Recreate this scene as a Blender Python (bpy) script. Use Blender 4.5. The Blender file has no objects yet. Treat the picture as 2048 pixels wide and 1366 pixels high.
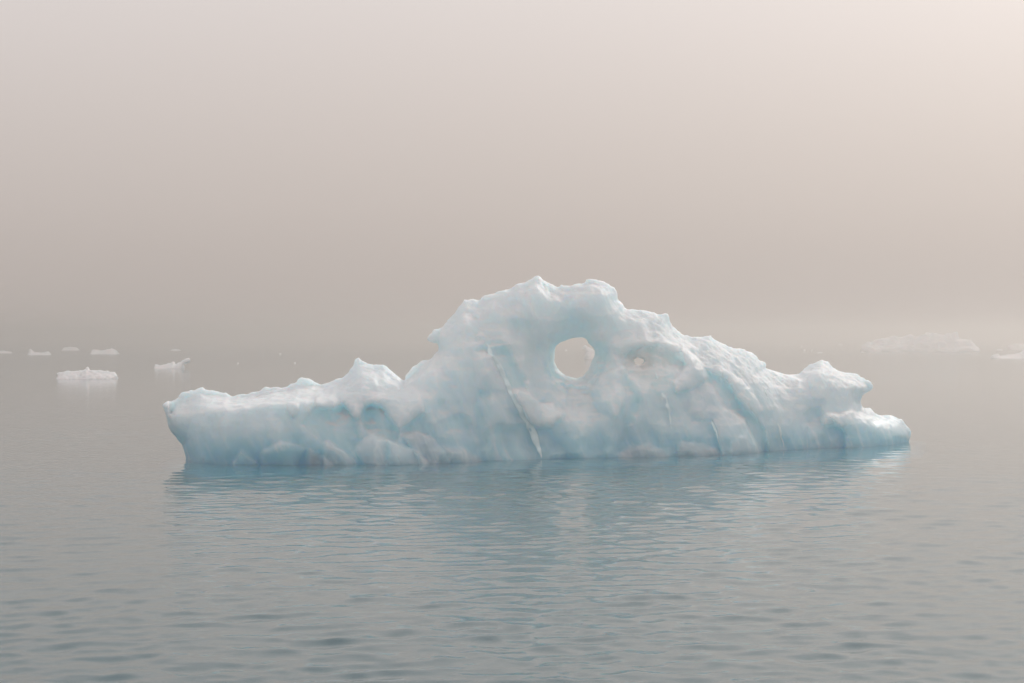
import bpy, math, random
import numpy as np
C = bpy.context.scene.collection
rad = math.radians
RNG = np.random.default_rng(7)

# ------------------------------------------------------------------ camera
CAM_H = 4.0            # eye height above the water, m
F = 2048*75/36.        # focal length in pixels of the 2048 px wide photograph (75 mm on 36 mm)
HOR = 668.0            # pixel row of the (fogged out) horizon
cam_d = bpy.data.cameras.new('camera'); cam = bpy.data.objects.new('camera', cam_d); C.objects.link(cam)
cam_d.lens = 75; cam_d.sensor_width = 36; cam_d.clip_start = 0.1; cam_d.clip_end = 20000
cam.location = (0, 0, CAM_H); cam.rotation_euler = (rad(90), 0, 0)
cam_d.shift_y = (HOR - 683.0) / 2048.0
bpy.context.scene.camera = cam

# ------------------------------------------------------------------ light
SUN_AZ, SUN_EL = rad(27), rad(28)       # to the right of the view, behind the berg
sun_dir = (math.sin(SUN_AZ)*math.cos(SUN_EL), math.cos(SUN_AZ)*math.cos(SUN_EL), math.sin(SUN_EL))
W = bpy.data.worlds.new('World'); bpy.context.scene.world = W; W.use_nodes = True
nt = W.node_tree; N = nt.nodes; L = nt.links; N.clear()
out = N.new('ShaderNodeOutputWorld'); bg = N.new('ShaderNodeBackground'); L.new(bg.outputs[0], out.inputs[0])
sky = N.new('ShaderNodeTexSky'); sky.sky_type = 'NISHITA'; sky.sun_disc = False
sky.sun_elevation = SUN_EL; sky.sun_rotation = SUN_AZ; sky.dust_density = 6; sky.air_density = 1
# fog cover: pale, a little darker towards the horizon, brighter round the veiled sun
tc = N.new('ShaderNodeTexCoord')
nrm = N.new('ShaderNodeVectorMath'); nrm.operation = 'NORMALIZE'; L.new(tc.outputs['Generated'], nrm.inputs[0])
sep = N.new('ShaderNodeSeparateXYZ'); L.new(nrm.outputs[0], sep.inputs[0])
ramp = N.new('ShaderNodeValToRGB'); L.new(sep.outputs['Z'], ramp.inputs[0])
cr = ramp.color_ramp; cr.interpolation = 'B_SPLINE'
cr.elements[0].position = 0.0; cr.elements[0].color = (.475, .43, .395, 1)
cr.elements[1].position = 1.0; cr.elements[1].color = (.84, .84, .85, 1)
e = cr.elements.new(.06); e.color = (.52, .472, .437, 1)
e = cr.elements.new(.16); e.color = (.70, .65, .615, 1)
e = cr.elements.new(.5); e.color = (.78, .76, .75, 1)
dot = N.new('ShaderNodeVectorMath'); dot.operation = 'DOT_PRODUCT'; L.new(nrm.outputs[0], dot.inputs[0]); dot.inputs[1].default_value = sun_dir
mx0 = N.new('ShaderNodeMath'); mx0.operation = 'MAXIMUM'; L.new(dot.outputs['Value'], mx0.inputs[0]); mx0.inputs[1].default_value = 0
pw = N.new('ShaderNodeMath'); pw.operation = 'POWER'; L.new(mx0.outputs[0], pw.inputs[0]); pw.inputs[1].default_value = 16
ml = N.new('ShaderNodeMath'); ml.operation = 'MULTIPLY'; L.new(pw.outputs[0], ml.inputs[0]); ml.inputs[1].default_value = .34
glow = N.new('ShaderNodeMix'); glow.data_type = 'RGBA'; glow.blend_type = 'ADD'
L.new(ml.outputs[0], glow.inputs[0]); L.new(ramp.outputs[0], glow.inputs[6]); glow.inputs[7].default_value = (.99, .985, 1, 1)
tint = N.new('ShaderNodeMix'); tint.data_type = 'RGBA'; tint.blend_type = 'MULTIPLY'; tint.inputs[0].default_value = 1
L.new(glow.outputs[2], tint.inputs[6]); tint.inputs[7].default_value = (10.45, 10.28, 10.5, 1)     # radiance before the 0.1 strength
mix = N.new('ShaderNodeMix'); mix.data_type = 'RGBA'; mix.inputs[0].default_value = .95
L.new(sky.outputs[0], mix.inputs[6]); L.new(tint.outputs[2], mix.inputs[7])
L.new(mix.outputs[2], bg.inputs[0]); bg.inputs[1].default_value = .1
sd = bpy.data.lights.new('sun', 'SUN'); sd.energy = 1.9; sd.angle = rad(10); sd.color = (1, .95, .90)
so = bpy.data.objects.new('sun', sd); C.objects.link(so)
from mathutils import Vector
so.rotation_euler = Vector(sun_dir).to_track_quat('Z', 'Y').to_euler(); so.location = (20, 30, 30)
S = bpy.context.scene
S.view_settings.view_transform = 'Standard'; S.view_settings.look = 'None'
S.view_settings.exposure = 0; S.view_settings.gamma = 1; S.view_settings.use_curve_mapping = False
cy = S.cycles
cy.max_bounces = 12; cy.diffuse_bounces = 4; cy.glossy_bounces = 4; cy.transmission_bounces = 6
cy.volume_bounces = 2; cy.transparent_max_bounces = 8; cy.use_denoising = True
cy.caustics_refractive = True; cy.caustics_reflective = True; cy.sample_clamp_indirect = 4
cy.use_adaptive_sampling = True; cy.adaptive_threshold = .01

# ------------------------------------------------------------------ helpers
def tag(o, label=None, cat=None, group=None, kind=None):
    if label: o['label'] = label
    if cat: o['category'] = cat
    if group: o['group'] = group
    if kind: o['kind'] = kind
    return o

def mesh_obj(name, V, Q, mat, parent=None, smooth=True, loc=(0, 0, 0)):
    me = bpy.data.meshes.new(name)
    V = np.asarray(V, np.float32) - np.asarray(loc, np.float32)
    Q = np.asarray(Q, np.int32)
    n = Q.shape[1]
    me.vertices.add(len(V)); me.vertices.foreach_set('co', V.ravel())
    me.loops.add(Q.size); me.loops.foreach_set('vertex_index', Q.ravel())
    me.polygons.add(len(Q)); me.polygons.foreach_set('loop_start', np.arange(0, Q.size, n, dtype=np.int32))
    me.update(calc_edges=True)
    if smooth: me.polygons.foreach_set('use_smooth', np.ones(len(Q), bool))
    me.materials.append(mat)
    o = bpy.data.objects.new(name, me); C.objects.link(o); o.location = loc
    if parent: o.parent = parent
    return o

def sm(x, a=0., b=1.):
    t = np.clip((x-a)/(b-a), 0, 1); return t*t*(3-2*t)

def hash3(ix, iy, iz, seed):
    h = (ix.astype(np.int64)*374761393 + iy.astype(np.int64)*668265263 + iz.astype(np.int64)*2147483647 + seed*1274126177) & 0xffffffff
    h = ((h ^ (h >> 13))*1274126177) & 0xffffffff
    h = ((h ^ (h >> 16))*2246822519) & 0xffffffff
    return ((h ^ (h >> 15)) & 0xffff).astype(np.float32)/32767.5 - 1

def noise3(P, seed=0):
    """value noise in -1..1 at points P (n,3)"""
    I = np.floor(P); f = P - I; I = I.astype(np.int64); w = f*f*f*(f*(f*6-15)+10)
    r = 0
    for dx in (0, 1):
        for dy in (0, 1):
            for dz in (0, 1):
                k = hash3(I[:, 0]+dx, I[:, 1]+dy, I[:, 2]+dz, seed)
                r = r + k*(w[:, 0] if dx else 1-w[:, 0])*(w[:, 1] if dy else 1-w[:, 1])*(w[:, 2] if dz else 1-w[:, 2])
    return r

def fbm(P, oct=4, seed=0, gain=.5):
    r = 0; a = 1.; s = 0
    for k in range(oct):
        r = r + a*noise3(P*(2.03**k) + 17.3*k, seed+k); s += a; a *= gain
    return r/s

def billow(P, oct=3, seed=0):
    r = 0; a = 1.; s = 0
    for k in range(oct):
        r = r + a*(1-2*np.abs(noise3(P*(2.1**k)+9.1*k, seed+k))**.8); s += a; a *= .5
    return r/s

def poly_sdf(poly, X, Y):
    """signed distance, positive inside"""
    poly = np.asarray(poly, np.float32)
    d = np.full(X.shape, 1e9, np.float32); ins = np.zeros(X.shape, bool)
    n = len(poly)
    for i in range(n):
        a = poly[i]; b = poly[(i+1) % n]; e_ = b-a; L2 = float(e_@e_)+1e-9
        wx = X-a[0]; wy = Y-a[1]
        t = np.clip((wx*e_[0]+wy*e_[1])/L2, 0, 1)
        dx = wx-e_[0]*t; dy = wy-e_[1]*t
        np.minimum(d, dx*dx+dy*dy, out=d)
        c = (a[1] > Y) != (b[1] > Y)
        if a[1] != b[1]:
            ins ^= c & (X < (b[0]-a[0])*(Y-a[1])/(b[1]-a[1])+a[0])
    d = np.sqrt(d)
    return np.where(ins, d, -d)

def blur(A, s):
    n = int(s*3)+1; k = np.exp(-.5*(np.arange(-n, n+1)/s)**2); k /= k.sum()
    B = np.pad(A, ((n, n), (n, n)), mode='edge').astype(np.float32)
    R = sum(k[i]*B[i:i+A.shape[0], :] for i in range(2*n+1))
    return sum(k[i]*R[:, i:i+A.shape[1]] for i in range(2*n+1))

def surface_nets(f, org, h):
    """f>0 inside; returns vertices and outward quads"""
    ins = f > 0
    c = [ins[dx:ins.shape[0]-1+dx, dy:ins.shape[1]-1+dy, dz:ins.shape[2]-1+dz] for dx in (0, 1) for dy in (0, 1) for dz in (0, 1)]
    s = sum(x.astype(np.uint8) for x in c)
    act = (s > 0) & (s < 8)
    idx = np.argwhere(act)
    vid = np.full(act.shape, -1, np.int32); vid[act] = np.arange(len(idx))
    corners = [(dx, dy, dz) for dx in (0, 1) for dy in (0, 1) for dz in (0, 1)]
    val = {k: f[idx[:, 0]+k[0], idx[:, 1]+k[1], idx[:, 2]+k[2]] for k in corners}
    acc = np.zeros((len(idx), 3), np.float64); cnt = np.zeros(len(idx))
    for k in corners:
        for ax in range(3):
            if k[ax] == 1: continue
            k2 = list(k); k2[ax] = 1; k2 = tuple(k2)
            a, b = val[k], val[k2]; m = (a > 0) != (b > 0)
            t = np.where(m, a/np.where(m, a-b, 1), 0)
            p = np.zeros((len(idx), 3)); p += k; p[:, ax] += t
            acc[m] += p[m]; cnt[m] += 1
    V = (idx + acc/cnt[:, None])*h + np.asarray(org)
    Q = []
    for ax in range(3):
        a = np.take(ins, range(0, ins.shape[ax]-1), ax); b = np.take(ins, range(1, ins.shape[ax]), ax)
        e_ = np.argwhere(a != b); 
        b1, b2 = [(1, 2), (2, 0), (0, 1)][ax]
        e_ = e_[(e_[:, b1] > 0) & (e_[:, b2] > 0) & (e_[:, b1] < ins.shape[b1]-1) & (e_[:, b2] < ins.shape[b2]-1)]
        o1 = np.zeros(3, int); o1[b1] = 1; o2 = np.zeros(3, int); o2[b2] = 1
        g = lambda q: vid[q[:, 0], q[:, 1], q[:, 2]]
        q = np.stack([g(e_-o1-o2), g(e_-o2), g(e_), g(e_-o1)], 1)
        flip = ~ins[e_[:, 0], e_[:, 1], e_[:, 2]]
        q[flip] = q[flip][:, ::-1]
        Q.append(q)
    return V, np.concatenate(Q)

def vnormals(V, Q):
    n = np.cross(V[Q[:, 2]]-V[Q[:, 0]], V[Q[:, 3]]-V[Q[:, 1]])
    R = np.zeros_like(V)
    for k in range(4):
        for a in range(3): R[:, a] += np.bincount(Q[:, k], n[:, a], len(V))
    return R/(np.linalg.norm(R, axis=1, keepdims=True)+1e-12)

def relax(V, Q, it, lam=.5):
    for _ in range(it):
        A = np.zeros_like(V); n = np.zeros(len(V))
        for i, j in ((0, 1), (1, 2), (2, 3), (3, 0)):
            for a in range(3):
                A[:, a] += np.bincount(Q[:, i], V[Q[:, j], a], len(V)); A[:, a] += np.bincount(Q[:, j], V[Q[:, i], a], len(V))
            n += np.bincount(Q[:, i], minlength=len(V)) + np.bincount(Q[:, j], minlength=len(V))
        V = V + lam*(A/n[:, None]-V)
    return V

# ------------------------------------------------------------------ materials
def mat(name):
    m = bpy.data.materials.new(name); m.use_nodes = True; m.node_tree.nodes.clear(); return m, m.node_tree.nodes, m.node_tree.links

def ice_material(name, scale=1.0, blue=1.0, far=False):
    m, n, l = mat(name)
    o = n.new('ShaderNodeOutputMaterial'); p = n.new('ShaderNodeBsdfPrincipled'); l.new(p.outputs[0], o.inputs[0])
    geo = n.new('ShaderNodeNewGeometry'); sepn = n.new('ShaderNodeSeparateXYZ'); l.new(geo.outputs['Normal'], sepn.inputs[0])
    posn = n.new('ShaderNodeSeparateXYZ'); l.new(geo.outputs['Position'], posn.inputs[0])
    co = n.new('ShaderNodeTexCoord')
    def noise(sc, det=4, rough=.55, vec=None):
        t = n.new('ShaderNodeTexNoise'); t.inputs['Scale'].default_value = sc; t.inputs['Detail'].default_value = det; t.inputs['Roughness'].default_value = rough
        l.new(vec or co.outputs['Object'], t.inputs['Vector']); return t
    def math_(op, a, b, clamp=False):
        t = n.new('ShaderNodeMath'); t.operation = op; t.use_clamp = clamp
        for i, v in enumerate((a, b)):
            if isinstance(v, (int, float)): t.inputs[i].default_value = v
            else: l.new(v, t.inputs[i])
        return t.outputs[0]
    def mr(v, a, b, c=0., d=1.):
        t = n.new('ShaderNodeMapRange'); t.interpolation_type = 'SMOOTHSTEP'; l.new(v, t.inputs[0])
        for i, x in enumerate((a, b, c, d)): t.inputs[i+1].default_value = x
        return t.outputs[0]
    def mixc(f, a, b):
        t = n.new('ShaderNodeMix'); t.data_type = 'RGBA'; l.new(f, t.inputs[0])
        for i, v in ((6, a), (7, b)):
            if isinstance(v, tuple): t.inputs[i].default_value = v
            else: l.new(v, t.inputs[i])
        return t.outputs[2]
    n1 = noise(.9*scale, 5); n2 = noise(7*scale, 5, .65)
    # weathered white crust on the upward faces and along the crests, polished blue ice washed by the swell below
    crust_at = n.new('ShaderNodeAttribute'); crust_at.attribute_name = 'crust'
    clear_at = n.new('ShaderNodeAttribute'); clear_at.attribute_name = 'clear'
    cloud_at = n.new('ShaderNodeAttribute'); cloud_at.attribute_name = 'cloudy'
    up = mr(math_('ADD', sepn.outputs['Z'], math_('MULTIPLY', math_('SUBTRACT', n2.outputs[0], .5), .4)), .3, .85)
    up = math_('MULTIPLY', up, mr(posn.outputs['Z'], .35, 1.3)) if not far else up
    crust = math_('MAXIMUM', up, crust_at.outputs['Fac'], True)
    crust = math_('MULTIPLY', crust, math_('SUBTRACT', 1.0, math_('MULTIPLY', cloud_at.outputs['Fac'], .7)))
    hgt = mr(math_('ADD', posn.outputs['Z'], math_('MULTIPLY', math_('SUBTRACT', n1.outputs[0], .5), 2.0)), -.3, 5.0)
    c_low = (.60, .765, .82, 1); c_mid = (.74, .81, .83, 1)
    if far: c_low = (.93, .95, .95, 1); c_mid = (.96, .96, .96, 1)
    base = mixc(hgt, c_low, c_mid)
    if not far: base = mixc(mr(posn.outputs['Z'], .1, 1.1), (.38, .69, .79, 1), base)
    base = mixc(math_('MULTIPLY', clear_at.outputs['Fac'], .6), base, (.56, .80, .84, 1))
    base = mixc(math_('MULTIPLY', cloud_at.outputs['Fac'], .6), base, (.56, .57, .62, 1))
    # faint milky cloudiness inside the ice
    mp = n.new('ShaderNodeMapping'); mp.vector_type = 'TEXTURE'; mp.inputs['Scale'].default_value = (.45, .45, 3.6); mp.inputs['Rotation'].default_value = (0, -.44, 0)
    l.new(co.outputs['Object'], mp.inputs[0])
    n3 = noise(1.6*scale, 6, .6, mp.outputs[0])
    base = mixc(mr(n3.outputs[0], .5, .75, 0, .6), base, (.76, .84, .87, 1))
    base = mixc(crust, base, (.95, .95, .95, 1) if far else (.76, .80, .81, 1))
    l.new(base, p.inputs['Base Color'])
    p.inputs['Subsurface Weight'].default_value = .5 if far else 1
    p.inputs['Subsurface Radius'].default_value = (1.3, 2.0, 2.3)
    ss = math_('SUBTRACT', 1.0, math_('MULTIPLY', crust, .75)); 
    if not far: l.new(ss, p.inputs['Subsurface Scale'])
    else: p.inputs['Subsurface Scale'].default_value = 1.2
    p.subsurface_method = 'RANDOM_WALK'
    p.inputs['IOR'].default_value = 1.31
    l.new(mr(crust, 0, 1, .38, .62), p.inputs['Roughness'])
    p.inputs['Specular IOR Level'].default_value = .22
    # relief: crumbly on the crust, gentle scallops elsewhere
    n4 = noise(14*scale, 6, .7); vor = n.new('ShaderNodeTexVoronoi'); vor.feature = 'SMOOTH_F1'; vor.inputs['Scale'].default_value = 2.6*scale
    l.new(co.outputs['Object'], vor.inputs['Vector'])
    b1 = n.new('ShaderNodeBump'); b1.inputs['Distance'].default_value = .10/scale; l.new(vor.outputs['Distance'], b1.inputs['Height']); b1.inputs['Strength'].default_value = .05
    b2 = n.new('ShaderNodeBump'); b2.inputs['Distance'].default_value = .03/scale; l.new(n4.outputs[0], b2.inputs['Height'])
    l.new(math_('ADD', .12, math_('MULTIPLY', crust, .6)), b2.inputs['Strength']); l.new(b1.outputs[0], b2.inputs['Normal'])
    l.new(b2.outputs[0], p.inputs['Normal'])
    return m

def water_material():
    m, n, l = mat('sea water')
    o = n.new('ShaderNodeOutputMaterial')
    co = n.new('ShaderNodeTexCoord')
    mp = n.new('ShaderNodeMapping'); mp.inputs['Scale'].default_value = (.55, 1, 1); l.new(co.outputs['Object'], mp.inputs[0])
    t = n.new('ShaderNodeTexNoise'); t.inputs['Scale'].default_value = 5.5; t.inputs['Detail'].default_value = 4; l.new(mp.outputs[0], t.inputs['Vector'])
    b = n.new('ShaderNodeBump'); b.inputs['Distance'].default_value = .006; b.inputs['Strength'].default_value = .6; l.new(t.outputs[0], b.inputs['Height'])
    # wind chop far out, too fine for the sheet's mesh there
    ln = n.new('ShaderNodeVectorMath'); ln.operation = 'LENGTH'; l.new(co.outputs['Object'], ln.inputs[0])
    far_m = n.new('ShaderNodeMapRange'); l.new(ln.outputs['Value'], far_m.inputs[0])
    for i, x in enumerate((80, 400, .02, .13)): far_m.inputs[i+1].default_value = x
    d = n.new('ShaderNodeBsdfPrincipled'); d.inputs['Base Color'].default_value = (.004, .170, .210, 1); d.inputs['Roughness'].default_value = .02; d.inputs['IOR'].default_value = 1.45
    g = n.new('ShaderNodeBsdfPrincipled'); g.inputs['Base Color'].default_value = (1, 1, 1, 1); g.inputs['Transmission Weight'].default_value = 1
    g.inputs['Roughness'].default_value = .02; g.inputs['IOR'].default_value = 1.35
    l.new(b.outputs[0], d.inputs['Normal']); l.new(b.outputs[0], g.inputs['Normal'])
    l.new(far_m.outputs[0], d.inputs['Roughness']); l.new(far_m.outputs[0], g.inputs['Roughness'])
    mx = n.new('ShaderNodeMixShader'); mx.inputs[0].default_value = .6
    l.new(d.outputs[0], mx.inputs[1]); l.new(g.outputs[0], mx.inputs[2]); l.new(mx.outputs[0], o.inputs[0])
    a = n.new('ShaderNodeVolumeAbsorption'); a.inputs['Color'].default_value = (.10, .80, .93, 1); a.inputs['Density'].default_value = 1.1
    l.new(a.outputs[0], o.inputs['Volume'])
    return m

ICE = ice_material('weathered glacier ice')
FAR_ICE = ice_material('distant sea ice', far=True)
m, n, l = mat('milky vein ice'); VEIN = m
p = n.new('ShaderNodeBsdfPrincipled'); o = n.new('ShaderNodeOutputMaterial'); l.new(p.outputs[0], o.inputs[0])
t = n.new('ShaderNodeTexNoise'); t.inputs['Scale'].default_value = 3; r = n.new('ShaderNodeValToRGB'); l.new(t.outputs[0], r.inputs[0]); l.new(r.outputs[0], p.inputs['Base Color'])
r.color_ramp.elements[0].color = (.72, .87, .89, 1); r.color_ramp.elements[1].color = (.84, .95, .96, 1)
p.inputs['Roughness'].default_value = .35

# ------------------------------------------------------------------ sea
def build_water():
    # polar sheet: fine where ripples can be told apart, coarse beyond
    r = np.concatenate([[.5, 2, 4, 6, 8], np.exp(np.linspace(math.log(12), math.log(450), 1150)), np.exp(np.linspace(math.log(480), math.log(3000), 22))])
    fine = np.linspace(-20, 20, 640)
    a = np.concatenate([fine, np.linspace(23, 337, 74)])
    A = np.radians(a); nr, na = len(r), len(A)
    R_, A_ = np.meshgrid(r, A, indexing='ij')
    X = R_*np.sin(A_); Y = R_*np.cos(A_)
    dr = np.gradient(r)[:, None]; da = R_*np.gradient(A)[None, :].clip(0, .1)
    cell = np.maximum(dr, da).astype(np.float32)
    Z = np.zeros_like(X, np.float32)
    P2 = np.stack([X.ravel(), Y.ravel(), np.zeros(X.size)], 1)
    patch = (.82 + .95*fbm(P2*np.array([.045, .075, 1]), 3, 50)).reshape(X.shape).clip(.25, 1.7).astype(np.float32)
    g = np.random.default_rng(3)
    Xf, Yf = X.astype(np.float32), Y.astype(np.float32)
    DX = np.zeros_like(Z); DY = np.zeros_like(Z)
    for i in range(84):
        lam = float(np.exp(g.uniform(math.log(.13), math.log(1.5))))
        th = g.normal(math.radians(8), math.radians(50))       # crests mostly across the view
        if i % 5 == 0: th += math.radians(75)
        k = 2*math.pi/lam; kx, ky = k*math.sin(th), k*math.cos(th)
        slope = .0165*(1.0 if lam < .9 else .62)
        amp = slope/k
        att = np.clip((lam/cell-2.2)/3., 0, 1)
        ph = g.uniform(0, 6.28)
        arg = kx*Xf+ky*Yf+ph
        Z += amp*att*np.sin(arg); cs = amp*att*np.cos(arg)*1.3
        DX += cs*math.sin(th); DY += cs*math.cos(th)
    Z *= patch; X = X + DX*patch; Y = Y + DY*patch
    edge = (R_ > 300); Z[edge] *= 0.6
    V = np.stack([X.ravel(), Y.ravel(), Z.ravel()], 1)
    i = np.arange(nr-1)[:, None]; j = np.arange(na)[None, :]; jn = (j+1) % na
    Q = np.stack([i*na+j, i*na+jn, (i+1)*na+jn, (i+1)*na+j], -1).reshape(-1, 4)
    # underside: rim drops to a flat bottom 9 m down
    nv = len(V)
    rb = np.stack([3000*np.sin(A), 3000*np.cos(A), np.full(na, -9.)], 1)
    ib = np.stack([.5*np.sin(A), .5*np.cos(A), np.full(na, -9.)], 1)
    j = np.arange(na); jn = (j+1) % na; top = (nr-1)*na
    Q2 = np.stack([top+j, top+jn, nv+jn, nv+j], 1)
    Q3 = np.stack([nv+j, nv+jn, nv+na+jn, nv+na+j], 1)
    Q4 = np.stack([nv+na+j, nv+na+jn, jn, j], 1)
    V = np.concatenate([V, rb, ib]); Q = np.concatenate([Q, Q2, Q3, Q4])
    # 620 fine columns leave the tiny centre shaft (under the camera) closed as a ring
    return tag(mesh_obj('water', V, Q, water_material()), kind='structure')
water = build_water()

# ------------------------------------------------------------------ iceberg
OUT = [(323.4,808),(335,801),(347,800),(349,795),(355.7,795),(363,786),(374,783),(385,781),(393,776),(402.5,773.8),(414,779),(429,781),(443.6,785),(452,784),(459.7,790),(464,793.7),(476,790),(487.5,790),(505,785.5),(517,784),(522.7,779),(535,774),(546,771.4),(563.7,774),(578,772),(582.7,767),(592,766),(594.5,757.6),(604.7,754.4),(615,757),(625,762),(641,765),(651.6,765),(663,759.7),(686.7,754.7),(698.5,740),(704,735),(707,730),(708,718),(719,715),(723,721),(733.6,727),(751,731),(766,731),(780.5,743),(792,752),(808,763.5),(812,759),(811,749),(824.5,735.7),(836,727),(842,719.6),(862.6,718),(874,705),(878,697),(875.6,686),(866,686.5),(853,680.5),(855,673),(866,659),(885,656),(894.5,643),(908.6,624.5),(927.5,597),(938.5,598.6),(962,600),(967,593),(989,588),(1005,584),(1023.6,577),(1034.6,568),(1047,567),(1055,564),(1059,559),(1068,555),(1075.5,550.5),(1093,564.6),(1111.7,574.7),(1119.6,576.6),(1121,567),(1124,572),(1132,573.5),(1143,571),(1155,566),(1166.8,565),(1171.5,559),(1182.5,556.8),(1200,561.5),(1212.5,566),(1222,575),(1226.6,577),(1234.5,583),(1236,599),(1243,605),(1248.7,612.5),(1251,618),(1264.5,618),(1296.7,622),(1319,630),(1332,625),(1337,630),(1341.8,649),(1354.7,665.4),(1369,673.5),(1406,673.5),(1422,669.6),(1430.4,680),(1454.6,691),(1475,697),(1490,701),(1512.6,712),(1519,720),(1532,726.6),(1530,736),(1546,743),(1564,747.6),(1598,748.5),(1606,738),(1620,731),(1641.5,722),(1656,724),(1667,735),(1690,746),(1715.6,749),(1728.5,759),(1741,764),(1746,775),(1738,784.6),(1723.7,792.7),(1722,805.6),(1725,815),(1741,817),(1754,830),(1780,832),(1802.6,839),(1812,851),(1822,862),(1820,876.5),(1815.5,884.5),
       (1850,940),(1870,1120),(290,1160),(335,960),(373,925),(371.8,914),(363,888),(335,856),(329,826.5)]
HOLE = [(1107,706),(1110,690.6),(1124,681),(1143,675.8),(1162,674.8),(1171.5,678),(1174.7,687),(1187,697),(1189,710),(1182.5,725),(1178,741),(1167,755),(1149.5,757),(1129,752),(1115,738),(1108.6,722)]
HOLE2 = [(1266,722),(1269,717.5),(1277,715.5),(1285,718),(1288,722),(1282,726),(1271,726)]
WL = [(300,924),(373,924),(450,928),(563,929),(700,928.5),(798,929),(894,925),(1083,918),(1210,915),(1329,912),(1442,908.7),(1530,903),(1619,897),(1748,891),(1815,885),(1900,881)]
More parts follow.
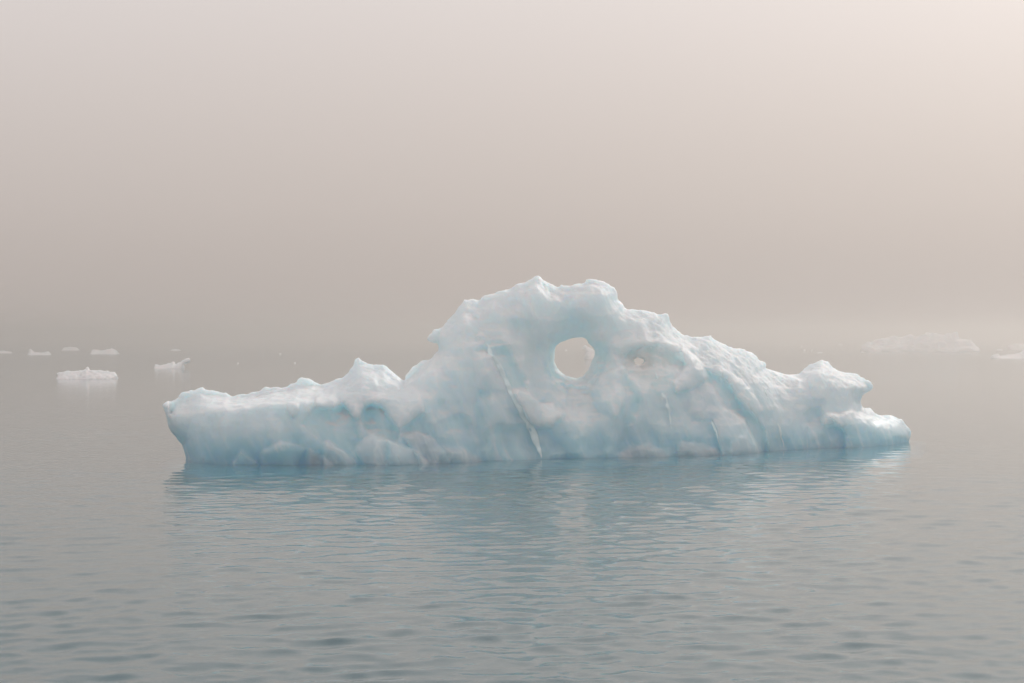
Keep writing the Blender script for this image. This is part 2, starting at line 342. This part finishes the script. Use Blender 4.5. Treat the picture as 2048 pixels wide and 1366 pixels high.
# relief seen on the front face: outline, depth (m, + towards the water in front), share that is a sharp step, width of the rounding, optional fade line, tags
FEAT = [
 ([(630,784),(629,815),(669,817),(685,808),(697,817),(708,835),(716,839),(724,825),(732,811),(747,805),(763,811),(773,821),(781,837),(800,862),(814,854),(853,825),(843,788),(812,762),(755,731),(706,729),(654,762)], .75, .6, 26, ((720,835),(720,735)), 'c'),
 ([(724,825),(723,844),(732,862),(755,874),(794,884),(800,864),(777,835),(763,812),(744,806),(732,812)], -.55, .6, 14, None, 'k'),
 ([(629,815),(669,817),(685,808),(697,817),(708,835),(716,839),(725,880),(700,905),(650,890),(600,850)], -.35, .4, 20, None, 'k'),
 ([(872,846),(921,825),(947,837),(941,862),(892,866)], -.30, .3, 12, None, 'k'),
 ([(645,930),(646,900),(648,881),(663,882),(685,899),(710,919),(712,950),(646,950)], .55, .5, 14, None, 'm'),
 ([(613,909),(618,895),(638,907),(665,925),(668,950),(612,950)], .32, .6, 6, None, 'm'),
 ([(706,900),(734,875),(777,881),(779,960),(745,950),(725,925)], .60, .45, 16, None, 'm'),
 ([(775,880),(804,889),(833,901),(858,922),(860,955),(775,955)], .85, .45, 22, None, 'm'),
 ([(802,872),(833,862),(863,872),(885,897),(902,921),(905,955),(855,955),(830,905)], .65, .45, 18, None, 'm'),
 ([(880,887),(931,895),(965,918),(970,950),(905,950)], .35, .2, 20, None, 'm'),
 ([(481,900),(517,923),(520,950),(455,950),(462,925)], .28, .6, 10, None, ''),
 ([(520,905),(560,881),(585,885),(614,897),(600,918),(592,945),(520,950)], .25, .6, 12, None, ''),
 ([(571.7,809),(572,821),(583,837),(595,831),(600,821),(600,812),(596,803),(575,803)], .35, .8, 6, None, 'k'),
 ([(592,766),(604,750),(625,758),(654,762),(650,785),(630,800),(615,806),(593,796),(600,785)], -.5, .7, 10, None, 'k'),
 ([(811,763),(805,749),(820,733),(840,715),(866,714),(850,745),(835,758)], -1.0, .9, 8, None, 'k'),
 ([(848,695),(848,650),(886,653),(880,675),(879,700)], -.6, .8, 8, None, 'k'),
 ([(973,684),(987,681),(1015,684),(1026,709),(1042,743),(1058,759),(1054,779),(1038,779),(1019,786),(1007,759),(983,711),(965,705),(947,703),(947,698),(965,690)], -.42, .5, 14, None, 'k'),
 ([(947,704),(965,706),(983,712),(1007,760),(1019,788),(990,782),(955,778),(940,760),(944,725)], .16, .3, 12, ((985,730),(940,740)), ''),
 ([(1026,786),(1036,778),(1050,784),(1068,790),(1078,806),(1098,814),(1133,824),(1123,838),(1098,858),(1074,858),(1058,846),(1038,810)], .38, .45, 12, None, 'w'),
 ([(1085,812),(1100,805),(1118,815),(1133,824),(1123,838),(1098,858),(1085,850)], .22, .6, 9, None, 'w'),
 ([(953,786),(959,780),(983,786),(987,838),(960,870),(947,858),(949,808)], -.35, .5, 18, ((950,820),(995,830)), 'k'),
 ([(1000,845),(1052,848),(1068,880),(1078,918),(1000,918),(950,910),(945,870)], -.22, .3, 24, None, 'k'),
 ([(952,670),(960,665),(970,668),(974,674),(962,678)], .22, .6, 4, None, 'w'),
 ([(1175,676),(1216,684),(1222,719),(1199,751),(1167,775),(1127,775),(1095,760),(1083,729),(1095,695),(1130,668)], -.45, .12, 34, None, 'k'),
 ([(1236,735),(1200,751),(1177,779),(1197,818),(1236,838),(1254,798)], .40, .3, 22, None, ''),
 ([(1222,700),(1238,722),(1250,760),(1262,800),(1250,850),(1270,850),(1285,800),(1262,745),(1246,715)], -.25, .3, 10, None, 'k'),
 ([(1250,710),(1262,698),(1281,692),(1297,689),(1314,690),(1318,705),(1323,708),(1337,704),(1351,710),(1370,726),(1370,736),(1360,745),(1346,762),(1342,790),(1315,800),(1297,778),(1274,769),(1255,745),(1250,731)], -.5, .5, 22, ((1300,740),(1310,800)), 'k'),
 ([(1220,690),(1240,705),(1252,708),(1262,697),(1281,691),(1298,687),(1320,690),(1340,703),(1352,708),(1372,725),(1392,740),(1400,700),(1370,680),(1330,665),(1270,660),(1230,670)], .22, .5, 14, ((1310,700),(1310,655)), ''),
 ([(1365,688),(1385,705),(1403,726),(1419,755),(1412,762),(1384,778),(1351,787),(1346,764),(1360,750),(1372,731),(1360,701)], .60, .45, 18, None, 'c'),
 ([(1381,776),(1412,762),(1431,780),(1447,815),(1492,839),(1497,860),(1518,893),(1525,930),(1450,930),(1424,841),(1384,837),(1360,811)], .65, .5, 22, ((1480,860),(1370,800)), 'c'),
 ([(1407,733),(1454,764),(1478,799),(1508,832),(1532,858),(1540,915),(1525,915),(1492,844),(1450,815),(1431,780),(1414,761)], -.50, .6, 12, None, 'k'),
 ([(1454,764),(1430,735),(1460,740),(1500,775),(1530,820),(1515,838),(1478,799)], .30, .4, 14, None, ''),
 ([(1236,907),(1260,890),(1300,885),(1330,900),(1340,914),(1340,945),(1236,945)], .38, .3, 16, None, 'm'),
 ([(1355,890),(1363,881),(1407,886),(1450,907),(1452,945),(1352,945)], .45, .4, 14, None, 'm'),
 ([(1460,885),(1485,870),(1510,885),(1524,903),(1524,940),(1460,940)], .30, .3, 14, None, 'm'),
 ([(1655,832),(1665,826),(1688,825),(1707,822),(1732,835),(1764,837),(1840,830),(1850,920),(1690,930),(1690,870),(1683,857)], .50, .5, 16, None, ''),
 ([(1722,800),(1745,812),(1758,832),(1740,835),(1715,824)], -.35, .6, 8, None, ''),
 ([(1641,842),(1645,832),(1655,824),(1663,824),(1676,832),(1689,853),(1684,858),(1669,851),(1650,851)], .30, .6, 6, None, 'w'),
 ([(1620,735),(1641,722),(1652,726),(1656,760),(1650,800),(1628,805),(1618,770)], .28, .2, 20, None, ''),
 ([(1664,735),(1668,740),(1671,778),(1664,782),(1661,760)], .16, .4, 5, None, 'w'),
 ([(1620,815),(1640,812),(1655,835),(1640,860),(1615,850),(1605,830)], -.30, .3, 12, None, ''),
 ([(1773,836),(1782,850),(1781,885),(1776,887),(1776,855)], .10, .5, 4, None, 'w'),
]
WINDOW = [(1250,710),(1262,698),(1281,692),(1314,690),(1337,700),(1351,710),(1370,726),(1370,736),(1346,762),(1315,785),(1274,769),(1255,745)]
VEINS = [
 ([(974,684),(983,711),(995,729),(1009,759),(1019,786),(1038,812),(1050,836),(1062,852),(1070,873),(1078,897),(1084,917)], 4.0, 7.5, 'pale broad vein running from the pocket down to the waterline'),
 ([(1292,658),(1297,689),(1306,712),(1313,738),(1321,773),(1332,799),(1339,825),(1344,858)], 4.5, 3.0, 'pale vein crossing the thin window of ice'),
 ([(1519,770),(1535,793),(1547,830),(1560,865),(1569,895)], 2.0, 3.6, 'pale straight vein on the right shoulder'),
 ([(1424,841),(1435,865),(1445,895)], 1.8, 2.8, 'short faint vein below the dark rib'),
]

def ground(x, y):
    D = CAM_H*F/(y-HOR); return np.array([(x-1024)/F*D, D])
AX0 = ground(373, 924)+[0, 1.1]; AX1 = ground(1815, 885)+[0, .6]
AU = (AX1-AX0)/np.linalg.norm(AX1-AX0); AN = np.array([-AU[1], AU[0]])
PX0, PX1, PY0, PY1 = 270, 1890, 520, 1180

def berg_maps():
    xs = np.arange(PX0, PX1, dtype=np.float32); ys = np.arange(PY0, PY1, dtype=np.float32)
    X, Y = np.meshgrid(xs, ys)
    S0 = poly_sdf(OUT, X, Y)
    # crumbly outline near the crest
    P = np.stack([X.ravel()/9, Y.ravel()/9, np.zeros(X.size)], 1)
    rough = fbm(P, 4, 11).reshape(X.shape)
    wl = np.interp(xs, [p[0] for p in WL], [p[1] for p in WL])
    above = sm(wl[None, :]-Y, 0, 40)
    S0 = S0 + rough*2.2*above
    SH = -poly_sdf(HOLE, X, Y) + rough*1.2
    SH2 = -poly_sdf(HOLE2, X, Y)
    Sg = np.minimum(S0, np.minimum(SH, SH2+0))
    # front base depth from where the waterline meets the sea
    D = CAM_H*F/(wl-HOR); Xw = (xs-1024)/F*D
    Tw = -((Xw-AX0[0])*AN[0] + (D-AX0[1])*AN[1])
    Tw = np.maximum(Tw, .5)
    bow = blur(np.tile(np.maximum(Tw-2.6, 0), (3, 1)), 30)[1]       # the ridge bows towards the viewer in plan
    Tw = np.maximum(Tw-bow, .5)
    top = np.array([ys[np.argmax(S0[:, i] > 0)] if (S0[:, i] > 0).any() else 900 for i in range(len(xs))], np.float32)
    topb = blur(np.tile(top, (3, 1)), 14)[1]
    h = ((wl[None]-Y)/(wl-topb)[None]); hc = np.clip(h, 0, 1)
    main = .10+.90*(1-hc)**.85 + .22*np.sin(hc*math.pi)      # leaning wall
    brow = np.interp(xs, [323,345,375,400,450,500,545,600,640,700], [822,832,835,830,822,814,810,808,808,800])
    hb = ((wl-brow)/(wl-topb))[None]
    lf = np.where(hc < hb, 1.0 + .12*np.sin(hc/hb*math.pi), 1-(sm((hc-hb)/(1-hb+1e-3))**.8)*.95)   # steep face under a sloping top
    rg = .12+.88*np.sqrt(np.clip(1-hc**2.0, 0, 1))            # swollen right shoulder
    wL = 1-sm(X, 600, 720); wR = sm(X, 1450, 1620)
    prof = lf*wL + (1-wL)*(main*(1-wR)+rg*wR)
    T = Tw[None]*prof
    T = T + np.clip(Y-wl[None]-7, 0, None)*.09                  # foot spreads below the water
    clear = np.zeros_like(T); cloudy = np.zeros_like(T); crust = np.zeros_like(T)
    # general undulation of the wall: slanting ribs and hollows
    ang = .42
    Pr = np.stack([(X*math.cos(ang)-Y*math.sin(ang)).ravel()/46, (X*math.sin(ang)+Y*math.cos(ang)).ravel()/150, np.full(X.size, 3.)], 1)
    rib = fbm(Pr, 3, 21).reshape(X.shape)
    Pb = np.stack([X.ravel()/60, Y.ravel()/55, np.full(X.size, 7.)], 1)
    lump = billow(Pb, 3, 31).reshape(X.shape)
    T = T*(1-.45*(1-sm(SH, 10, 110))*sm(SH, -5, 0))
    T = T + (.34*rib + .16*lump)*sm(S0, 0, 30)*(.45+.55*sm(X, 560, 700))
    for poly, d, step, w, fade, tg in FEAT:
        p = np.array(poly); x0, x1 = p[:, 0].min()-8, p[:, 0].max()+8; y0, y1 = p[:, 1].min()-8, p[:, 1].max()+8
        i0, i1 = max(int(x0-PX0), 0), int(x1-PX0); j0, j1 = max(int(y0-PY0), 0), int(y1-PY0)
        xx, yy = X[j0:j1, i0:i1], Y[j0:j1, i0:i1]
        s = poly_sdf(poly, xx, yy) + 1.6*rough[j0:j1, i0:i1]
        a = step*sm(s, -1.2, 2.2) + (1-step)*(1-np.exp(-np.clip(s, 0, None)/w*1.6))
        if fade:
            (ax, ay), (bx, by) = fade; ex, ey = bx-ax, by-ay
            a = a*(1-.9*sm(((xx-ax)*ex+(yy-ay)*ey)/(ex*ex+ey*ey)))
        T[j0:j1, i0:i1] += (.5 if tg in ('m', 'k') else .8)*d*a
        tgt = {'k': clear, 'c': cloudy, 'm': cloudy, 'w': crust}.get(tg)
        if tgt is not None: tgt[j0:j1, i0:i1] = np.maximum(tgt[j0:j1, i0:i1], sm(s, -3, 9)*(1 if tg != 'c' else .5)*(.8 if tg != 'w' else .45))
    # band of crumbly white ice along the crest
    crest = np.clip((Y-topb[None]), 0, None)
    cw = np.interp(xs, [323, 640, 720, 1250, 1420, 1600, 1820], [150, 110, 50, 26, 60, 150, 90])[None]
    cb = 1-sm(crest/cw+.35*rough+.25*rib, 0, 1)
    crust = np.maximum(crust, cb*.6*above)
    pale = np.maximum(wL*sm(hc+.12*rib, .12, .8)*.75, wR*sm(hc+.15*rib, .15, .85)*.6)
    crust = np.maximum(crust, pale)
    rim = (1-sm(SH, 0, 14))*sm(Y, 690, 740); crust = np.maximum(crust, rim*.8)
    T = T + .07*np.sin(SH/2.0+rough*3)*sm(SH, 2, 8)*(1-sm(SH, 18, 34))*sm(Y, 690, 730)
    # round everything off towards the outline and the hole
    def rnd(s, w): q = np.clip(s/w, 0, 1); return np.sqrt(1-(1-q)**2)
    RF = np.minimum(rnd(S0, 34), np.minimum(.12+.88*rnd(SH, 30+22*rib), .75+.25*rnd(SH2, 5)))
    T = np.maximum(T, .12)
    thin = 1.0
    T = T*thin; crust = np.maximum(crust, .6*(1-sm(SH2, 0, 7)))
    Tf = T*RF
    Tb0 = .75 + 1.5*(1-hc)**1.3 + np.clip(Y-wl[None], 0, None)*.012
    Tb0 = Tb0*(1-.55*sm(clear, .2, .8)*sm(hc, .2, .5))
    Tb0 = np.where(wL > 0, Tb0*(1-.3*wL), Tb0)
    Tb = Tb0*thin*np.minimum(rnd(S0, 26), np.minimum(.1+.9*rnd(SH, 40), .6+.4*rnd(SH2, 8)))
    # hollowed from behind where the ice is only a thin translucent pane
    m1 = 1-sm(SH2, 3, 50); mw = sm(poly_sdf(WINDOW, X, Y), -14, 22)*.9
    mc = .55*sm(clear, .25, .9)*sm(hc, .3, .5)
    for m_, t_ in ((mc, .55), (mw, .32), (m1, .18)):
        Tb = Tb*(1-m_)+np.minimum(Tb, -Tf+t_)*m_
    neg = np.clip(Sg, None, 0)*.03
    ing = Sg > 0
    Tf = np.where(ing, Tf, neg); Tb = np.where(ing, Tb, neg)
    return [a.astype(np.float32) for a in (Tf, Tb, np.tile(-bow[None], (len(ys), 1)), blur(clear, 2), blur(cloudy, 2.5), blur(crust, 2))]

def lookup(M, px, py):
    x = np.clip(px-PX0, 0, M.shape[1]-1.001); y = np.clip(py-PY0, 0, M.shape[0]-1.001)
    i = x.astype(np.int32); j = y.astype(np.int32); fx = x-i; fy = y-j
    return (M[j, i]*(1-fx)+M[j, i+1]*fx)*(1-fy) + (M[j+1, i]*(1-fx)+M[j+1, i+1]*fx)*fy

def build_berg():
    Tf, Tb, V0, clear, cloudy, crust = berg_maps()
    h = .052
    U = np.arange(-1.8, np.linalg.norm(AX1-AX0)+1.8, h, dtype=np.float32); Vv = np.arange(-7.6, 3.6, h, dtype=np.float32); Zz = np.arange(-1.6, 6.7, h, dtype=np.float32)
    f = np.empty((len(U), len(Vv), len(Zz)), np.float32)
    for a in range(0, len(U), 40):
        u, v, z = np.meshgrid(U[a:a+40], Vv, Zz, indexing='ij')
        Xw = AX0[0]+AU[0]*u+AN[0]*v; Yw = AX0[1]+AU[1]*u+AN[1]*v
        px = 1024+F*Xw/Yw; py = HOR-F*(z-CAM_H)/Yw
        v = v-lookup(V0, px, py); f[a:a+40] = np.minimum(v+lookup(Tf, px, py), lookup(Tb, px, py)-v)
    f[0] = f[-1] = -1; f[:, 0] = f[:, -1] = -1; f[:, :, 0] = -1; f[:, :, -1] = -1
    V, Q = surface_nets(f, (U[0], Vv[0], Zz[0]), h)
    del f
    V = relax(V, Q, 2, .5)
    Wd = np.empty_like(V)
    Wd[:, 0] = AX0[0]+AU[0]*V[:, 0]+AN[0]*V[:, 1]; Wd[:, 1] = AX0[1]+AU[1]*V[:, 0]+AN[1]*V[:, 1]; Wd[:, 2] = V[:, 2]
    V = Wd
    Nn = vnormals(V, Q)
    px = 1024+F*V[:, 0]/V[:, 1]; py = HOR-F*(V[:, 2]-CAM_H)/V[:, 1]
    cr_ = np.clip(lookup(crust, px, py), 0, 1); up = np.clip(Nn[:, 2], 0, 1)
    c2 = np.maximum(cr_, sm(up, .25, .8))*sm(V[:, 2], .2, 1.2)
    d = .05*fbm(V*np.array([1.2, 1.2, .8]), 2, 41) - .016*(1-np.abs(fbm(V*np.array([3., 3., 1.6]), 3, 43)))**3 + .006*fbm(V*9., 2, 44)
    d += c2*(.042*billow(V*2.6, 3, 71) + .008*fbm(V*11., 2, 81))
    V = V + Nn*d[:, None]
    root = bpy.data.objects.new('iceberg', None); C.objects.link(root); root.location = (2.2, 74, 0)
    tag(root, 'large pale blue iceberg with a round hole through its arch, floating alone in the foreground', 'iceberg')
    loc = (2.2, 74, 0)
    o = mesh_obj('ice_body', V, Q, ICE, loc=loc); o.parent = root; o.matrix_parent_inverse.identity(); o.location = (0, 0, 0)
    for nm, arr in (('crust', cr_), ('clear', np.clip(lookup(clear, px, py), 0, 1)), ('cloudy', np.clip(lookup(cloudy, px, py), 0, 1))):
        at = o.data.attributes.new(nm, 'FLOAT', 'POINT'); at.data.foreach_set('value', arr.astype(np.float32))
    # refrozen melt veins: slightly proud bands following the face
    for pts, w0, w1, lab in VEINS:
        pts = np.array(pts, float); s = np.r_[0, np.cumsum(np.linalg.norm(np.diff(pts, axis=0), axis=1))]
        ss = np.arange(0, s[-1], 3.); qx = np.interp(ss, s, pts[:, 0]); qy = np.interp(ss, s, pts[:, 1])
        jit = fbm(np.stack([ss/14, ss*0, ss*0+pts[0, 0]], 1), 3, 5); qx = qx+jit*1.6
        T_ = lookup(blur(Tf, 2.5), qx, qy)-lookup(V0, qx, qy)
        # solve ray / offset plane for the distance
        a_ = (qx-1024)/F
        Dd = (AX0@AN - T_)/(a_*AN[0]+AN[1])
        P = np.stack([a_*Dd, Dd, CAM_H-(qy-HOR)/F*Dd], 1)
        tq = ss/ss[-1]; w = 1.25*(w0+(w1-w0)*tq)*np.minimum(1, np.minimum(tq*9, (1-tq)*4.5)+.1)*(1+.35*noise3(np.stack([ss/9, ss*0+3, ss*0], 1), 8))*Dd/F
        tang = np.gradient(P, axis=0); tang /= np.linalg.norm(tang, axis=1, keepdims=True)
        fr = -np.array([AN[0], AN[1], 0])[None]; side = np.cross(tang, fr); side /= np.linalg.norm(side, axis=1, keepdims=True)
        nn = np.cross(side, tang); k = 10; VV = []
        for i in range(k):
            t_ = 2*math.pi*i/k
            VV.append(P + side*(w*math.cos(t_))[:, None] - fr*.03 + fr*(np.minimum(w*.9, .13)*math.sin(t_)*.33)[:, None] if i >= 0 else 0)
        VV = np.stack(VV, 1).reshape(-1, 3); m_ = len(ss)
        i, j = np.meshgrid(np.arange(m_-1), np.arange(k), indexing='ij'); jn = (j+1) % k
        QQ = np.stack([i*k+j, (i+1)*k+j, (i+1)*k+jn, i*k+jn], -1).reshape(-1, 4)
        vo = mesh_obj('ice_vein', VV, QQ, VEIN, loc=loc); vo.parent = root; vo.matrix_parent_inverse.identity(); vo.location = (0, 0, 0)
        vo['label'] = lab
    return root
berg = build_berg()

# ------------------------------------------------------------------ drifting ice in the fog
def floe(name, cat, label, outline, wy, thick, seed, rough=.5, group=None, h=None, amp=1.):
    """solid lump of ice with the traced outline, standing on the sea where the row wy meets the water"""
    D = CAM_H*F/(wy-HOR); thick = thick*1.3
    D = D + .45*thick                  # the near edge, not the ridge, meets the water at row wy
    poly = np.array([((x-1024)/F*D, CAM_H-(y-HOR)/F*D) for x, y in outline])
    x0, x1, z1 = poly[:, 0].min(), poly[:, 0].max(), poly[:, 1].max()
    wd = x1-x0
    if h is None: h = max(wd/150, thick/40)
    loc = np.array([(x0+x1)/2, D, 0])
    depth = thick
    U = np.arange(x0-3*h, x1+3*h, h); Vv = np.arange(-depth*.75-3*h, depth*.75+3*h, h); Zz = np.arange(-.35*(z1+.2)-3*h, z1+3*h, h)
    X, Z = np.meshgrid(U, Zz, indexing='ij')
    pl = poly.copy(); lowz = poly[:, 1] < .16*z1; pl[lowz, 1] = -2.0*(z1+.2)
    s = poly_sdf(pl, X.astype(np.float32), Z.astype(np.float32))
    q = np.clip(s/(z1*.5), 0, 1)
    ztop = np.interp(U, *zip(*sorted((a_, max(b_ for c_, b_ in poly if abs(c_-a_) < wd*.03)) for a_, _ in poly)))[:, None]
    T = depth*.5*np.sqrt(1-(1-q)**2)*(.15+.85*np.clip(1-Z/np.maximum(ztop, z1*.1), 0, 1)**1.5)
    T = np.where(s > 0, T, s)
    u, v, z = np.meshgrid(U, Vv, Zz, indexing='ij')
    # rises towards its ridge a little behind the near edge
    n_ = fbm(np.stack([u.ravel(), v.ravel(), z.ravel()], 1)/(z1*.55)+seed, 3, seed).reshape(u.shape) if u.size < 4e6 else 0
    f = T[:, None, :] - np.abs(v) + n_*np.minimum(z1*.45*rough, .7*np.clip(T, 0, None)[:, None, :])
    f = np.minimum(f, np.where(s > -h, 9, s)[:, None, :])
    f[0] = f[-1] = -1; f[:, 0] = f[:, -1] = -1; f[:, :, 0] = -1; f[:, :, -1] = -1
    V, Q = surface_nets(f, (U[0], Vv[0]+D, Zz[0]), h)
    V = relax(V, Q, 1, .4); Nn = vnormals(V, Q)
    V = V + Nn*(z1*.12*amp*billow(V/(z1*.4), 4, seed+3))[:, None]
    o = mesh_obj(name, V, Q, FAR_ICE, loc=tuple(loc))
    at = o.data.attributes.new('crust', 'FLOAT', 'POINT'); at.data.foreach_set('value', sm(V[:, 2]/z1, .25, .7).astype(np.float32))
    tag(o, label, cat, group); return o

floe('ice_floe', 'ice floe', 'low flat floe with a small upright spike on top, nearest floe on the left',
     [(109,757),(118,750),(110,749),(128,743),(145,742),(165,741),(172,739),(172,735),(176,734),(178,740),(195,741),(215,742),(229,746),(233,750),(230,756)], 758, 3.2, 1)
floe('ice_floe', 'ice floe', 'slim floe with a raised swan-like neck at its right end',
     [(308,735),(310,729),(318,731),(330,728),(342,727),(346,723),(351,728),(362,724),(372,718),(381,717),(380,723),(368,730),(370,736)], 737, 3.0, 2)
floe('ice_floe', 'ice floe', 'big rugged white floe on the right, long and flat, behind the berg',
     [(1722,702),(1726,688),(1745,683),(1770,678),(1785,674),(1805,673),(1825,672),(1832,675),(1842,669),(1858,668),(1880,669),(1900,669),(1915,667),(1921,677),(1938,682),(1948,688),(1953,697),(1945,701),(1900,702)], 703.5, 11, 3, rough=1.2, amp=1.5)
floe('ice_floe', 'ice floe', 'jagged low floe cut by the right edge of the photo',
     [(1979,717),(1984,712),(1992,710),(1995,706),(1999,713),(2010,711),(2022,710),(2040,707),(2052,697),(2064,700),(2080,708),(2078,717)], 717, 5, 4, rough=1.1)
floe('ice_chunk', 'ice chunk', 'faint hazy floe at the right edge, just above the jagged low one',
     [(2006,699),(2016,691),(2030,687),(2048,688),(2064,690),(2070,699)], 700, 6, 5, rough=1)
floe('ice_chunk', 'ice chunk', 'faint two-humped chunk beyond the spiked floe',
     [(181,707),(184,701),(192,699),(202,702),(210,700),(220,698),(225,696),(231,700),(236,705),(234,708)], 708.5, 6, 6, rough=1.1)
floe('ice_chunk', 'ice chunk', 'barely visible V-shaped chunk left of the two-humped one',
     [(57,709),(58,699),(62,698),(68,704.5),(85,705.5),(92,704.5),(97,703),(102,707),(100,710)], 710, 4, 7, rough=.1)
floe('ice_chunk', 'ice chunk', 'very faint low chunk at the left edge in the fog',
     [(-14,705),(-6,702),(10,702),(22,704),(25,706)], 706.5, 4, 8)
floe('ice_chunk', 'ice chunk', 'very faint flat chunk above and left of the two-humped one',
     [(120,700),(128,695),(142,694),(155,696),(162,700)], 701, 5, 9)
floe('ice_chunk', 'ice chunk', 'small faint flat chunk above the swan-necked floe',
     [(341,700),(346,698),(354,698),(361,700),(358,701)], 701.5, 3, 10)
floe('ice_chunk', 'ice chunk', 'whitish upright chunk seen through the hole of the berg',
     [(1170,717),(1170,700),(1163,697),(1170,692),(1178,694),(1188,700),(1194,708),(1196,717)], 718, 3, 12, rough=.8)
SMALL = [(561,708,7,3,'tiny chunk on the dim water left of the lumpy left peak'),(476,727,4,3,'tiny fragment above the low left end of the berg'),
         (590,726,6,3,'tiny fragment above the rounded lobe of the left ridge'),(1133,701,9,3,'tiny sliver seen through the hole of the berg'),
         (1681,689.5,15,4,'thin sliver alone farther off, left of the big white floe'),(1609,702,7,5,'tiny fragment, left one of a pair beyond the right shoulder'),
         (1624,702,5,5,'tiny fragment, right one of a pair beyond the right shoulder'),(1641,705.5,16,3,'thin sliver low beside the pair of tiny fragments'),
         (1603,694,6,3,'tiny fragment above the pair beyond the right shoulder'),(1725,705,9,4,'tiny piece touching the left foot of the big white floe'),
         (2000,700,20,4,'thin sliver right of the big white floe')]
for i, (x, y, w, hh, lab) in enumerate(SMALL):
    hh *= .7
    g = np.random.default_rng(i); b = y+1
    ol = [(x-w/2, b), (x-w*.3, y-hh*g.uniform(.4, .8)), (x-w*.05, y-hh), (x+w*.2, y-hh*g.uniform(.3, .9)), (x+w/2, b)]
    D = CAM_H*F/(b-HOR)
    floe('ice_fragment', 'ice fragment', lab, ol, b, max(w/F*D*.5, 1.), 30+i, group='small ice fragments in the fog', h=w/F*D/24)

# ------------------------------------------------------------------ fog
def build_haze():
    x0, x1, y0, y1, z0, z1 = -3050, 3050, -3050, 3050, -10.2, 7.2
    V = [(x, y, z) for x in (x0, x1) for y in (y0, y1) for z in (z0, z1)]
    Q = [(0, 1, 3, 2), (4, 6, 7, 5), (0, 4, 5, 1), (2, 3, 7, 6), (0, 2, 6, 4), (1, 5, 7, 3)]
    m, n, l = mat('fog'); o = n.new('ShaderNodeOutputMaterial'); v = n.new('ShaderNodeVolumePrincipled'); l.new(v.outputs[0], o.inputs['Volume'])
    v.inputs['Color'].default_value = (.635, .600, .567, 1); v.inputs['Density'].default_value = .0032; v.inputs['Anisotropy'].default_value = .64
    return tag(mesh_obj('haze', V, Q, m, smooth=False), kind='stuff')
build_haze()
